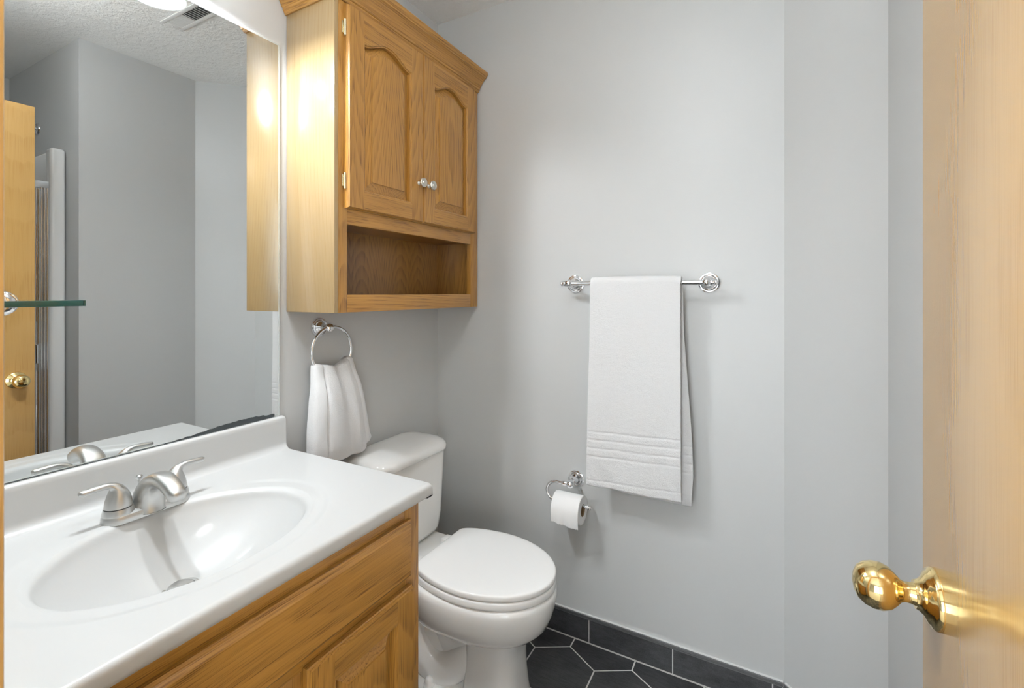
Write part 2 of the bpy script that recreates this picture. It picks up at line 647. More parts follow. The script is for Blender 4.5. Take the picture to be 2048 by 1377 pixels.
ff.box((VX - .019, -1.19, .15), (VX - .001, -1.09, .600), .0012, mi=0)
ff.build('face_frame', [OAKV, OAKH], van)
MB().box((.45, VY0, 0), (.46, VY1 - .016, .10)).build('toe_kick', OAKH, van)


def raised_slab(mb, y0, y1, z0, z1, xb, xf, edge, mi):
    """a slab with a moulded lip: rings from the back to the front face"""
    def rect(d, x):
        return [(x, y0 + d, z0 + d), (x, y1 - d, z0 + d), (x, y1 - d, z1 - d), (x, y0 + d, z1 - d)]
    rings = [rect(0, xb), rect(0, xb + (xf - xb) * .45), rect(edge * .35, xb + (xf - xb) * .62), rect(edge * .45, xb + (xf - xb) * .62),
             rect(edge * .75, xb + (xf - xb) * .9), rect(edge, xf)]
    mb.loft(rings, mi=mi)


df = MB()
raised_slab(df, -1.468, -.8125, .6265, .7555, VX, VX + .019, .012, 0)
df.build('drawer_front', OAKH, van, angle=25)


def panel_door(name, y0, y1, z0, z1, xb, th, stile, rail, rail_top, arch, parent, mats):
    """frame-and-raised-panel door in the plane x = xb; arch = rise of the cathedral arch (0 = straight)"""
    xf = xb + th
    mb = MB()
    e = .004
    iy0, iy1, iz0, izs = y0 + stile, y1 - stile, z0 + rail, z1 - rail_top
    yc, hw = (iy0 + iy1) / 2, (iy1 - iy0) / 2

    def outline(d, n=36):
        """panel opening shrunk by d, counter-clockwise seen from +x"""
        pts = [(iy0 + d, iz0 + d), (iy1 - d, iz0 + d)]
        if not arch:
            return pts + [(iy1 - d, izs - d), (iy0 + d, izs - d)]
        for i in range(n + 1):
            y = iy1 - d - (iy1 - iy0 - 2 * d) * i / n
            t = abs(y - yc) / hw
            pts.append((y, izs - d + arch * (1 - smooth(.06, .97, t))))
        return pts
    opening = outline(0)
    tl = opening[2:]
    # faces of stiles and rails at xf
    def P(y, z, x):
        return (x, y, z)
    mb.add([P(y0 + e, z0 + e, xf), P(iy0, z0 + e, xf), P(iy0, z1 - e, xf), P(y0 + e, z1 - e, xf)], [(0, 1, 2, 3)], 0)
    mb.add([P(iy1, z0 + e, xf), P(y1 - e, z0 + e, xf), P(y1 - e, z1 - e, xf), P(iy1, z1 - e, xf)], [(0, 1, 2, 3)], 0)
    mb.add([P(iy0, z0 + e, xf), P(iy1, z0 + e, xf), P(iy1, iz0, xf), P(iy0, iz0, xf)], [(0, 1, 2, 3)], 1)
    n = len(tl)
    V = [P(y, z, xf) for y, z in tl] + [P(y, z1 - e, xf) for y, z in tl]
    mb.add(V, [(i, i + 1, n + i + 1, n + i) for i in range(n - 1)], 1)
    # thin grooves where rails meet stiles are left to the grain change; outer edge with lip
    def rect(d, x):
        return [(x, y0 + d, z0 + d), (x, y1 - d, z0 + d), (x, y1 - d, z1 - d), (x, y0 + d, z1 - d)]
    mb.loft([rect(0, xb), rect(0, xf - .009), rect(.002, xf - .006), rect(.002, xf - .004), rect(e, xf)], cap1=False, mi=0)
    # sticking around the opening
    R = [(0, xf), (.0025, xf - .001), (.0035, xf - .0035), (.0065, xf - .005), (.007, xf - .0172)]
    rings = [[P(y, z, x) for y, z in outline(d)] for d, x in R]
    mb.loft(rings, cap0=False, cap1=False, mi=0)
    door = mb.build(name, mats[:2], parent, angle=28, merge=True)
    pm = MB()
    R = [(.006, xf - .0168), (.009, xf - .0158), (.022, xf - .0115), (.034, xf - .0062), (.0346, xf - .0028), (.037, xf - .0022)]
    rings = [[P(y, z, x) for y, z in outline(d)] for d, x in R]
    pm.loft(rings, cap0=True, cap1=True)
    pm.build('raised_panel', mats[2], door, angle=20)
    return door


vd = panel_door('door', -1.0925, -.8125, .125, .6065, VX + .0005, .019, .055, .055, .055, 0, van, [OAKV, OAKH, OAKP])
MB().tube([(VX + .004, -.8095, .500), (VX + .004, -.8095, .541)], .0035, 10).build('hinge', ABRASS, vd)
MB().tube([(VX + .004, -.8095, .19), (VX + .004, -.8095, .231)], .0035, 10).build('hinge', ABRASS, vd)
vd2 = copy_obj(vd, van)
vd2.location = (0, -.3755, 0)
for ch in vd2.children:
    if ch.name.startswith('hinge'):
        ch.location = (0, -.286, 0)

# ------------------------------------------------------------------ countertop with integral basin
CZ, CXF, CY0, CY1 = .820, .559, -1.532, -.752
BZ = .9125
top_t = thing('sink_top', (.28, -1.14, CZ), 'white one-piece sink top with oval basin and backsplash', 'countertop')
# profile across: (x, z, flag)
prof = [(.002, BZ - .001), (.004, BZ), (.012, BZ), (.016, BZ - .0012), (.0185, BZ - .004)]
nb = 8
for i in range(nb + 1):
    prof.append((.0195 + .003 * i / nb, BZ - .006 + (CZ + .020 - (BZ - .006)) * i / nb))
rc = .021
for i in range(1, 9):
    a = pi / 2 * i / 8
    prof.append((.0225 + rc * (1 - cos(a)), CZ + .020 - .020 * sin(a)))
x_start = prof[-1][0]
nsplash = nb + 5
n_mid = 190
for i in range(1, n_mid + 1):
    prof.append((x_start + (CXF - .010 - x_start) * i / n_mid, CZ))
for i in range(1, 7):
    a = pi / 2 * i / 6
    prof.append((CXF - .010 + .010 * sin(a), CZ - .010 * (1 - cos(a))))
prof += [(CXF, CZ - .022), (CXF - .0015, CZ - .028), (CXF - .005, CZ - .0305), (CXF - .02, CZ - .0305)]
ys = []
n_y = 270
for i in range(n_y + 1):
    ys.append((CY0 + (CY1 - .006 - CY0) * i / n_y, 0))
for i in range(1, 6):
    a = pi / 2 * i / 5
    ys.append((CY1 - .006 + .006 * sin(a), -.006 * (1 - cos(a))))
ys += [(CY1, -.024), (CY1 - .001, -.0305), (CY1 - .02, -.0305)]
BXC, BYC, BA, BB = .306, -1.158, .166, .222      # basin centre and half axes (x, y)


def basin_z(x, y):
    dx, dy = (x - BXC), (y - BYC)
    rho = sqrt((dx / BA) ** 2 + (dy / BB) ** 2)
    # bowl: steep wall under a softly rolled lip, flat round bottom
    D = .121
    if rho < 1.0:
        z = -D * (1 - rho ** 2.1) ** .82
    else:
        z = 0
    k = smooth(1.05, .95, rho)
    lip = -.0075 * k
    z = min(z, 0) * smooth(1.0, .95, rho) + lip * (1 - smooth(1.0, .95, rho))
    rho2 = sqrt(((x - .303) / .212) ** 2 + (dy / .272) ** 2)
    if x > .10:
        z -= .0022 * smooth(1.0, .93, rho2) * smooth(.15, .19, x)
    return z


def rho_of(x, y):
    return sqrt(((x - BXC) / BA) ** 2 + ((y - BYC) / BB) ** 2)


V = []
for (x, z) in prof:
    for (y, dz) in ys:
        zz = z + dz
        if z == CZ and dz == 0:
            zz += basin_z(x, y)
        elif z < BZ - .01:
            zz = max(zz, CZ - .0305)
        V.append((x, y, zz))
ny = len(ys)
groups = {'counter': [], 'backsplash': [], 'basin': []}
for i in range(len(prof) - 1):
    for j in range(ny - 1):
        f = (i * ny + j, i * ny + j + 1, (i + 1) * ny + j + 1, (i + 1) * ny + j)
        xm, ym = (prof[i][0] + prof[i + 1][0]) / 2, (ys[j][0] + ys[j + 1][0]) / 2
        if i < nsplash + 7:
            groups['backsplash'].append(f)
        elif rho_of(xm, ym) < 1.04:
            groups['basin'].append(f)
        else:
            groups['counter'].append(f)
for nm, F in groups.items():
    used = sorted({i for f in F for i in f})
    ix = {k: n for n, k in enumerate(used)}
    mb = MB().add([V[k] for k in used], [tuple(ix[i] for i in f) for f in F])
    if nm == 'backsplash':
        mb.box((.0015, CY0 + .002, CZ - .03), (.014, CY1 - .007, BZ - .004))
        mb.box((.016, CY1 - .045, CZ - .0303), (CXF - .004, CY1 - .004, CZ - .027))
        mb.box((CXF - .040, CY0 + .002, CZ - .0303), (CXF - .004, CY1 - .004, CZ - .027))
    mb.build(nm, MARBLE, top_t, angle=60)
DRX = .268
dz_ = CZ + basin_z(DRX, BYC)
dr = MB().lathe([(.0001, .001), (.031, .001), (.031, .0035), (.028, .005), (.024, .004), (.023, .001), (.021, .001), (.021, .006), (.017, .009), (.0001, .010)],
                (DRX, BYC, dz_ + .0010), (0, 0, 1)).build('drain', NICKEL, top_t)
# ------------------------------------------------------------------ faucet
FX, FY = .122, -1.149
fau = thing('faucet', (FX, FY, CZ), 'brushed nickel two-lever faucet at the back of the sink', 'faucet')


def stadium(cx, cy, hl, r, z, n=12):
    return [(cx + r * cos(a), cy + hl + r * sin(a), z) for a in [pi * i / n for i in range(n + 1)]] + \
           [(cx + r * cos(a), cy - hl + r * sin(a), z) for a in [pi + pi * i / n for i in range(n + 1)]]


fb = MB()
fb.loft([stadium(FX, FY, .050, r, z) for r, z in ((.0285, CZ - .002), (.0290, CZ + .002), (.0285, CZ + .009), (.0265, CZ + .0125), (.0225, CZ + .0135), (.020, CZ + .0145))])
fb.build('base', NICKEL, fau, angle=40)
# spout: a hump that rises, arches forward and tips over the basin
sp = MB()
path = bez((FX - .012, CZ + .004), (FX + .004, CZ + .074), (FX + .056, CZ + .094), (FX + .114, CZ + .0520), 22)
rings = []
for i, (x, z) in enumerate(path):
    t = i / (len(path) - 1)
    p0, p1 = Vector(path[max(i - 1, 0)]), Vector(path[min(i + 1, len(path) - 1)])
    d = (p1 - p0).normalized()
    nn = Vector((-d.y, d.x))                       # points up / back
    hw = .0125 * (1 - t) ** 1.6 + .0168
    up = .011 + .004 * t
    dn = .050 * (1 - t) ** 2.2 + .0105 * t + .003
    ring = []
    for k in range(28):
        a = 2 * pi * k / 28
        c, s_ = cos(a), sin(a)
        sx = (abs(c) ** .75) * (1 if c > 0 else -1)
        sy = (abs(s_) ** .75) * (1 if s_ > 0 else -1)
        off = up * sy if sy > 0 else dn * sy
        q = Vector((x, z)) + nn * off
        ring.append((q.x, FY + hw * sx, max(q.y, CZ + .003)))
    rings.append(ring)
# rounded nose
x, z = path[-1]
for f, adv in ((.93, .004), (.78, .008), (.5, .0105)):
    c0 = Vector((sum(p[0] for p in rings[22]) / 28, FY, sum(p[2] for p in rings[22]) / 28))
    d3 = Vector((d.x, 0, d.y))
    rings.append([tuple(c0 + (Vector(p) - c0) * f + d3 * adv) for p in rings[22]])
sp.loft(rings)
sp.build('spout', NICKEL, fau, angle=50)
for sg in (-1, 1):
    hy_ = FY + sg * .051
    hb = MB()
    hb.lathe([(.0001, 0), (.0262, 0), (.0262, .004), (.0245, .010), (.0238, .0125), (.0001, .0125)], (FX, hy_, CZ + .0125), (0, 0, 1), 36, mi=0)
    hub = hb.build('escutcheon', NICKEL, fau, angle=40)
    hd = MB()
    # body leaning outwards into a flat lever
    pth = bez((FX, hy_, CZ + .0268), (FX, hy_ - sg * .001, CZ + .080), (FX, hy_ + sg * .012, CZ + .0735), (FX - .001, hy_ + sg * .058, CZ + .0710), 24)
    rg = []
    for i, p in enumerate(pth):
        t = i / 24
        q0, q1 = Vector(pth[max(i - 1, 0)]), Vector(pth[min(i + 1, 24)])
        dd = (q1 - q0).normalized()
        if i == 0:
            dd = Vector((0, 0, 1))
        side = Vector((1, 0, 0))
        nn = dd.cross(side).normalized()
        k1 = smooth(-.04, .60, t)
        wx = .0236 * (1 - k1) + .0082 * k1 - .0008 * t
        wn_ = .0232 * (1 - smooth(-.04, .58, t)) + .0068 * smooth(-.04, .58, t) - .0012 * t
        rg.append([tuple(Vector(p) + side * wx * cos(2 * pi * k / 20) + nn * wn_ * sin(2 * pi * k / 20)) for k in range(20)])
    c0 = Vector(pth[-1])
    rg.append([tuple(c0 + (Vector(q) - c0) * .6 + Vector((0, sg * .0035, .0004))) for q in rg[-1]])
    hd.loft(rg)
    hd.build('handle', NICKEL, fau, angle=60)
MB().lathe([(.0022, 0), (.0022, .036), (.0055, .040), (.0065, .044), (.004, .047), (.0001, .0475)], (FX - .036, FY, CZ + .018), (0, 0, 1), 16).build('lift_rod', NICKEL, fau)

# ------------------------------------------------------------------ toilet
TY = -.374
toi = thing('toilet', (.36, TY, 0), 'white two-piece toilet with closed lid beside the vanity', 'toilet')


def egg(xb, xf, hw, z, n=56, p=2.15, flat=0.0):
    """plan ring: rounded back at xb, egg-shaped front at xf"""
    xm = xb + (xf - xb) * .44
    out = []
    for k in range(n):
        a = 2 * pi * k / n
        c, s_ = cos(a), sin(a)
        rx = (xf - xm) if c > 0 else (xm - xb)
        pp = p if c > 0 else 2.6
        cc = abs(c) ** (2 / pp) * (1 if c > 0 else -1)
        ss = abs(s_) ** (2 / pp) * (1 if s_ > 0 else -1)
        out.append((xm + rx * cc, TY + hw * ss, z))
    return out


bowl = MB()
secs = [(.30, .52, .050, .10), (.28, .54, .058, .16), (.26, .575, .068, .20),
        (.24, .605, .098, .222), (.23, .634, .124, .238), (.225, .662, .146, .256), (.222, .684, .162, .280), (.222, .696, .172, .31), (.222, .703, .178, .34),
        (.222, .706, .180, .364), (.222, .704, .178, .377), (.226, .698, .173, .383), (.26, .66, .14, .384)]
bowl.loft([egg(*q) for q in secs])


def column(x0, x1, hw, z, e=.45, n=44):
    out = []
    for k in range(n):
        a = 2 * pi * k / n
        c, s_ = cos(a), sin(a)
        ee = e if c < 0 else .8
        out.append(((x0 + x1) / 2 + (x1 - x0) / 2 * abs(c) ** ee * (1 if c > 0 else -1), TY + hw * abs(s_) ** (.42 if c < 0 else .62) * (1 if s_ > 0 else -1), z))
    return out


# front column, narrow web behind it
bowl.loft([column(*q) for q in ((.425, .612, .104, 0), (.425, .611, .102, .012), (.43, .606, .094, .05), (.435, .601, .086, .11), (.437, .600, .082, .17), (.437, .604, .083, .215), (.43, .62, .090, .245))])
bowl.loft([column(*q) for q in ((.10, .48, .052, 0), (.10, .48, .050, .10), (.09, .48, .052, .22), (.07, .46, .075, .32))])
# rear deck that carries the tank
dk = [(.045, .105, .300), (.042, .120, .33), (.040, .128, .375), (.044, .124, .389)]
rg = []
for xb, hw, z in dk:
    r_ = .03
    x1 = .34
    ring = []
    for cx_, cy_, a0 in ((x1 - r_, hw - r_, 0), (xb + r_, hw - r_, 90), (xb + r_, -hw + r_, 180), (x1 - r_, -hw + r_, 270)):
        for i in range(6):
            a = radians(a0 + 18 * i)
            ring.append((cx_ + r_ * cos(a), TY + cy_ + r_ * sin(a), z))
    rg.append(ring)
bowl.loft(rg)
# foot flange and trapway swelling on both sides
ft = []
for grow, z in ((0, 0), (.001, .02), (-.003, .040), (-.012, .048)):
    ring = []
    for k in range(40):
        a = 2 * pi * k / 40
        c, s_ = cos(a), sin(a)
        cc = abs(c) ** .5 * (1 if c > 0 else -1)
        ss = abs(s_) ** .5 * (1 if s_ > 0 else -1)
        ring.append((.29 + (.185 + grow) * cc, TY + (.128 + grow) * ss, z))
    ft.append(ring)
bowl.loft(ft)
for sg in (-1, 1):
    tp_ = [(.46, TY + sg * .030, .17), (.425, TY + sg * .040, .125), (.385, TY + sg * .046, .085), (.335, TY + sg * .048, .062), (.28, TY + sg * .046, .075),
           (.235, TY + sg * .042, .125), (.205, TY + sg * .035, .20), (.18, TY + sg * .03, .30)]
    P = []
    for i in range(len(tp_) - 1):
        a, b_ = Vector(tp_[i]), Vector(tp_[i + 1])
        for k in range(5):
            P.append(a.lerp(b_, k / 5))
    P.append(Vector(tp_[-1]))
    for _ in range(6):
        P = [P[0]] + [(P[i - 1] + P[i] * 2 + P[i + 1]) / 4 for i in range(1, len(P) - 1)] + [P[-1]]
    bowl.tube(P, [.038 + .014 * sin(pi * i / (len(P) - 1)) for i in range(len(P))], 20)
bowl.build('bowl', PORC, toi, angle=60)
for sg in (-1, 1):
    MB().lathe([(.018, 0), (.018, .003), (.0145, .005), (.0135, .014), (.0120, .021), (.008, .0255), (.0001, .0265)], (.330, TY + sg * .104, .046), (0, 0, 1), 24).build('bolt_cap', PORC, toi, angle=60)


def plan(xb, xf, hw, n=64):
    """lid plan: cut straight at the back, round in front"""
    xm = xb + .172
    out = []
    for k in range(n + 1):
        a = -pi / 2 + pi * k / n
        out.append((xm + (xf - xm) * cos(a), hw * sin(a)))
    back = []
    hb_ = hw * .665
    for k in range(1, 17):
        t = k / 17
        # side runs back from (xm, hw) to the straight rear edge
        a = t * pi / 2
        back.append((xm - (xm - xb) * sin(a) ** 1.0, hb_ + (hw - hb_) * (1 - (1 - cos(a)) ** .85)))
    L = back + [(xb, hb_), (xb, 0), (xb, -hb_)] + [(x, -y) for x, y in back[::-1]]
    return out + L


def slab(name, xb, xf, hw, z0, z1, r, mat, dome=0):
    rings = []
    for d, z in ((r * .6, z0), (r * .1, z0 + r * .4), (0, z0 + r), (0, z1 - r), (r * .3, z1 - r * .3), (r, z1), (r * 3, z1 + dome * .5), (r * 8, z1 + dome)):
        base = plan(xb, xf, hw)
        base2 = plan(xb + d, xf - d, hw - d)
        rings.append([(x, TY + y, z) for x, y in base2])
    return MB().loft(rings).build(name, mat, toi, angle=50)


slab('seat', .290, .7045, .1760, .3845, .4085, .006, SEATP)
slab('seat_lid', .291, .7050, .1755, .4105, .4285, .005, SEATP, .002)
for sg in (-1, 1):
    MB().box((.252, TY + sg * .075 - .02, .388), (.284, TY + sg * .075 + .02, .413), .006).build('seat_hinge', SEATP, toi)


def rr(x0, x1, hw, r, z, n=8, rear=.015):
    ring = []
    for cx_, cy_, a0, rad in ((x1 - r, hw - r, 0, r), (x0 + rear, hw - rear, 90, rear), (x0 + rear, -hw + rear, 180, rear), (x1 - r, -hw + r, 270, r)):
        for i in range(n + 1):
            a = radians(a0 + 90 * i / n)
            ring.append((cx_ + rad * cos(a), TY + cy_ + rad * sin(a), z))
    return ring


tank = MB()
tank.loft([rr(.040, .150, .105, .04, .390), rr(.032, .178, .128, .045, .3935), rr(.026, .192, .142, .045, .403), rr(.022, .199, .150, .045, .420), rr(.020, .2035, .156, .045, .47),
           rr(.018, .2045, .162, .045, .55), rr(.016, .2055, .169, .045, .65), rr(.016, .206, .171, .045, .697)])
tank.build('tank', PORC, toi, angle=60)
tl_ = MB()
tl_.loft([rr(.014, .209, .174, .06, .692, rear=.035), rr(.010, .2155, .181, .064, .695, rear=.045), rr(.008, .2180, .1845, .066, .701, rear=.05), rr(.008, .2180, .1845, .066, .711, rear=.05),
          rr(.010, .2150, .181, .066, .719, rear=.05), rr(.013, .2070, .175, .064, .7265, rear=.05), rr(.019, .1930, .164, .06, .7325, rear=.05), rr(.027, .172, .148, .05, .7365, rear=.045),
          rr(.04, .145, .12, .04, .7385, rear=.035), rr(.06, .115, .08, .022, .7395, rear=.022)])
tl_.build('tank_lid', PORC, toi, angle=60)

# ------------------------------------------------------------------ wall cabinet over the toilet
WX, WY0, WY1, WZ0, WZ1 = .206, -.7380, -.0045, 1.2165, 2.125
wc = thing('wall_cabinet', (.1, -.37, WZ0), 'golden oak wall cabinet with two arched doors above the toilet', 'cabinet')
cb = MB()
cb.box((.002, WY0, WZ0), (WX, WY0 + .014, WZ1), .0008, mi=0)
cb.build('side_panel', OAKS, wc)
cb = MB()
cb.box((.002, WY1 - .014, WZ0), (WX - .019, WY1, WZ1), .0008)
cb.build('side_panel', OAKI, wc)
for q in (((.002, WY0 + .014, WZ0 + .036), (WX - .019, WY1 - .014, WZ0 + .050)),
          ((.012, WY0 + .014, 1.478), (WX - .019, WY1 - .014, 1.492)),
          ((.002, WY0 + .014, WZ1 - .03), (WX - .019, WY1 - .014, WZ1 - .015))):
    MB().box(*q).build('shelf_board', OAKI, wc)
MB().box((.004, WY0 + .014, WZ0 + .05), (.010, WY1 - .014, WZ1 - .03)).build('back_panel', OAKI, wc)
ff = MB()
x0 = WX - .019
ff.box((x0, WY0 + .0142, WZ0), (WX + .0005, -.6925, WZ1), .0012, mi=0)
ff.box((x0, -.0560, WZ0), (WX + .0005, WY1, WZ1), .0012, mi=0)
ff.box((x0, -.6925, WZ0), (WX, -.0560, 1.2675), .0012, mi=1)
ff.box((x0, -.6925, 1.4690), (WX, -.0560, 1.535), .0012, mi=1)
ff.box((x0, -.6925, 2.06), (WX, -.0560, WZ1), .0012, mi=1)
ff.build('face_frame', [OAKV, OAKH], wc)
cd = panel_door('door', -.7050, -.3780, 1.5130, 2.0900, WX + .0008, .020, .058, .055, .088, .034, wc, [OAKV, OAKH, OAKP])


def cab_hinge(y, z, parent):
    h = MB()
    h.tube([(WX + .0075, y, z - .021), (WX + .0075, y, z + .021)], .0045, 12)
    h.box((WX + .0005, y - .007, z - .017), (WX + .004, y, z + .017), .001)
    h.box((WX + .004, y + .001, z - .016), (WX + .011, y + .0035, z + .016), .0008)
    h.lathe([(.0048, 0), (.0048, .003), (.002, .006), (.0001, .0065)], (WX + .0075, y, z - .0205), (0, 0, -1), 12)
    h.build('hinge', ABRASS, parent)


def cab_knob(y, z, parent):
    x = WX + .0208
    k = MB()
    k.lathe([(.0001, 0), (.0075, 0), (.0065, .003), (.0045, .006), (.0045, .014), (.0105, .0165), (.0155, .0185), (.0162, .0215), (.0148, .0238), (.0125, .0232),
             (.0112, .0222), (.0098, .0232), (.0085, .0222), (.0062, .0222), (.0045, .0240), (.0001, .0245)], (x, y, z), (1, 0, 0), 32)
    return k.build('knob', PEWTER, parent, angle=25)


cab_hinge(-.7065, 2.024, cd)
cab_hinge(-.7065, 1.591, cd)
kn = cab_knob(-.4010, 1.6435, cd)
cd2 = copy_obj(cd, wc)
cd2.location = (0, .3305, 0)
for ch in cd2.children:
    if ch.name.startswith('knob'):
        ch.location = (0, -.2790, 0)
    if ch.name.startswith('hinge'):
        ch.location = (0, .3300, 0)
# crown moulding: profile swept round the left side and along the front
pr = [(0, 2.098), (.005, 2.098), (.0065, 2.101), (.0085, 2.104), (.0085, 2.107), (.0115, 2.109), (.0125, 2.112), (.0125, 2.115), (.016, 2.118), (.019, 2.124), (.025, 2.134), (.033, 2.143),
      (.041, 2.149), (.0435, 2.150), (.0435, 2.154), (.048, 2.157), (.0505, 2.162), (.0505, 2.171), (.049, 2.173), (0, 2.173)]
ca = [[(.002, WY0 - d, z) for d, z in pr], [(WX + d, WY0 - d, z) for d, z in pr], [(WX + d, WY1, z) for d, z in pr]]
m = MB()
m.loft([ca[0], ca[1]], mi=1)
m.loft([ca[1], ca[2]], mi=0)
m.build('crown_moulding', [OAKH, OAKX], wc, angle=30)

# ------------------------------------------------------------------ chrome fittings
ESC = [(.0001, 0), (.0315, 0), (.0315, .0028), (.0300, .0058), (.0280, .0064), (.0268, .0046), (.0256, .0046), (.0248, .0082), (.0222, .0102), (.0208, .0088), (.0198, .0090),
       (.0185, .0124), (.0140, .0155), (.0108, .021), (.0088, .028), (.0080, .034), (.0001, .034)]

# towel ring
RY, RZ = -.6215, 1.163
ring_t = thing('towel_ring', (0, RY, RZ), 'chrome towel ring on the wall under the oak cabinet', 'towel ring')
MB().lathe([(r * .98, h) for r, h in ESC], (0, RY, RZ), (1, 0, 0)).build('escutcheon', CHROME, ring_t, angle=40)
MB().lathe([(.0001, .030), (.0085, .030), (.0085, .036), (.0125, .041), (.0145, .048), (.0145, .052), (.012, .058), (.007, .062), (.0001, .063)], (0, RY, RZ), (1, 0, 0), 32).build('post', CHROME, ring_t, angle=60)
RCX, RCZ, RR = .050, RZ - .074, .0765
MB().tube([(RCX, RY + .010 + RR * sin(2 * pi * k / 64), RCZ + RR * cos(2 * pi * k / 64)) for k in range(64)], .0050, 14, closed=True).build('ring', CHROME, ring_t, angle=60)

# hand towel pulled through the ring
ht = MB()
rings = []
NS = 132
z_top, z_bot = 1.046, .7480
rows = 60
for i in range(rows + 1):
    t = i / rows
    z = z_top + (z_bot - z_top) * t
    w = .0735 + .046 * t ** .85 + .004 * sin(3 * t)
    th = .020 + .016 * smooth(0, .4, t) - .004 * smooth(.85, 1, t)
    if i == 0:
        w *= .93
        th *= .55
    if i == rows:
        th *= .7
    yc = RY + .012 + .024 * t
    xc = RCX + .012 * smooth(0, .25, t)
    ring = []
    for k in range(NS):
        a = 2 * pi * k / NS
        c, s_ = cos(a), sin(a)
        yy = (abs(c) ** .8) * (1 if c > 0 else -1)
        xx = (abs(s_) ** .55) * (1 if s_ > 0 else -1)
        # soft vertical folds that open towards the hem
        front = smooth(-.2, .3, s_)
        fold = (-.0065 * exp(-((yy + .62 - .03 * t) / .035) ** 2) - .0105 * exp(-((yy - .16 - .05 * t) / .15) ** 2) * (1 - .25 * t)
                + .0045 * exp(-((yy - .46) / .13) ** 2) - .0075 * exp(-((yy - .74 - .02 * t) / .045) ** 2)
                + .0040 * exp(-((yy + .30) / .20) ** 2) - .0060 * exp(-((yy + .02) / .05) ** 2) * (1 - smooth(.1, .5, t))) * front
        fold += .0030 * sin(yy * 4 + 1) * (1 - front)
        fold += .0030 * noise.noise((yy * 3.5, z * 11, xx))
        zz = z
        if t < .12:
            lift = (.012 * yy * yy + .010 * exp(-((yy - .85) / .25) ** 2) - .008 * exp(-((yy - .1) / .16) ** 2)) * (1 - t / .12)
            zz += lift
        drop = 0
        if t > .8:
            drop = smooth(.8, 1, t) * (.034 * smooth(.35, 1.0, yy) ** 2 + .010 * smooth(.7, 1.0, -yy) ** 2)
            zz += drop - .016 * (t - .8) / .2 * (0.5 - .5 * yy) * 0
        yk = yc + w * yy
        ring.append((xc + th * xx + fold, yk, zz))
    rings.append(ring)
ht.loft(rings)
hto = ht.build('hand_towel', TERRY, None, angle=80)
tag(hto, 'white terry hand towel hanging from the chrome ring', 'towel')

# towel bar
BX0, BX1, BZB, BYB = .6352, 1.0922, 1.3060, -.0700
bar = thing('towel_bar', ((BX0 + BX1) / 2, 0, BZB), 'chrome towel bar with round mounts on the back wall', 'towel bar')
for x in (BX0, BX1):
    MB().lathe([(r * 1.06, h) for r, h in ESC], (x, 0, BZB), (0, -1, 0)).build('escutcheon', CHROME, bar, angle=40)
    MB().lathe([(.0001, .032), (.0082, .032), (.0075, .046), (.0085, .054), (.0122, .060), (.0135, .068), (.0135, .073), (.0115, .080), (.006, .0845), (.0001, .085)], (x, 0, BZB), (0, -1, 0), 32).build('post', CHROME, bar, angle=60)
    sg = -1 if x == BX0 else 1
    MB().lathe([(.0082, 0), (.0082, .006), (.0105, .007), (.0105, .0105), (.0075, .012), (.0070, .015), (.0095, .018), (.0095, .0215), (.006, .025), (.0001, .0265)], (x + sg * .006, BYB, BZB), (sg, 0, 0), 28).build('finial', CHROME, bar, angle=40)
MB().tube([(BX0, BYB, BZB), (BX1, BYB, BZB)], .0080, 20).build('rod', CHROME, bar, angle=60)

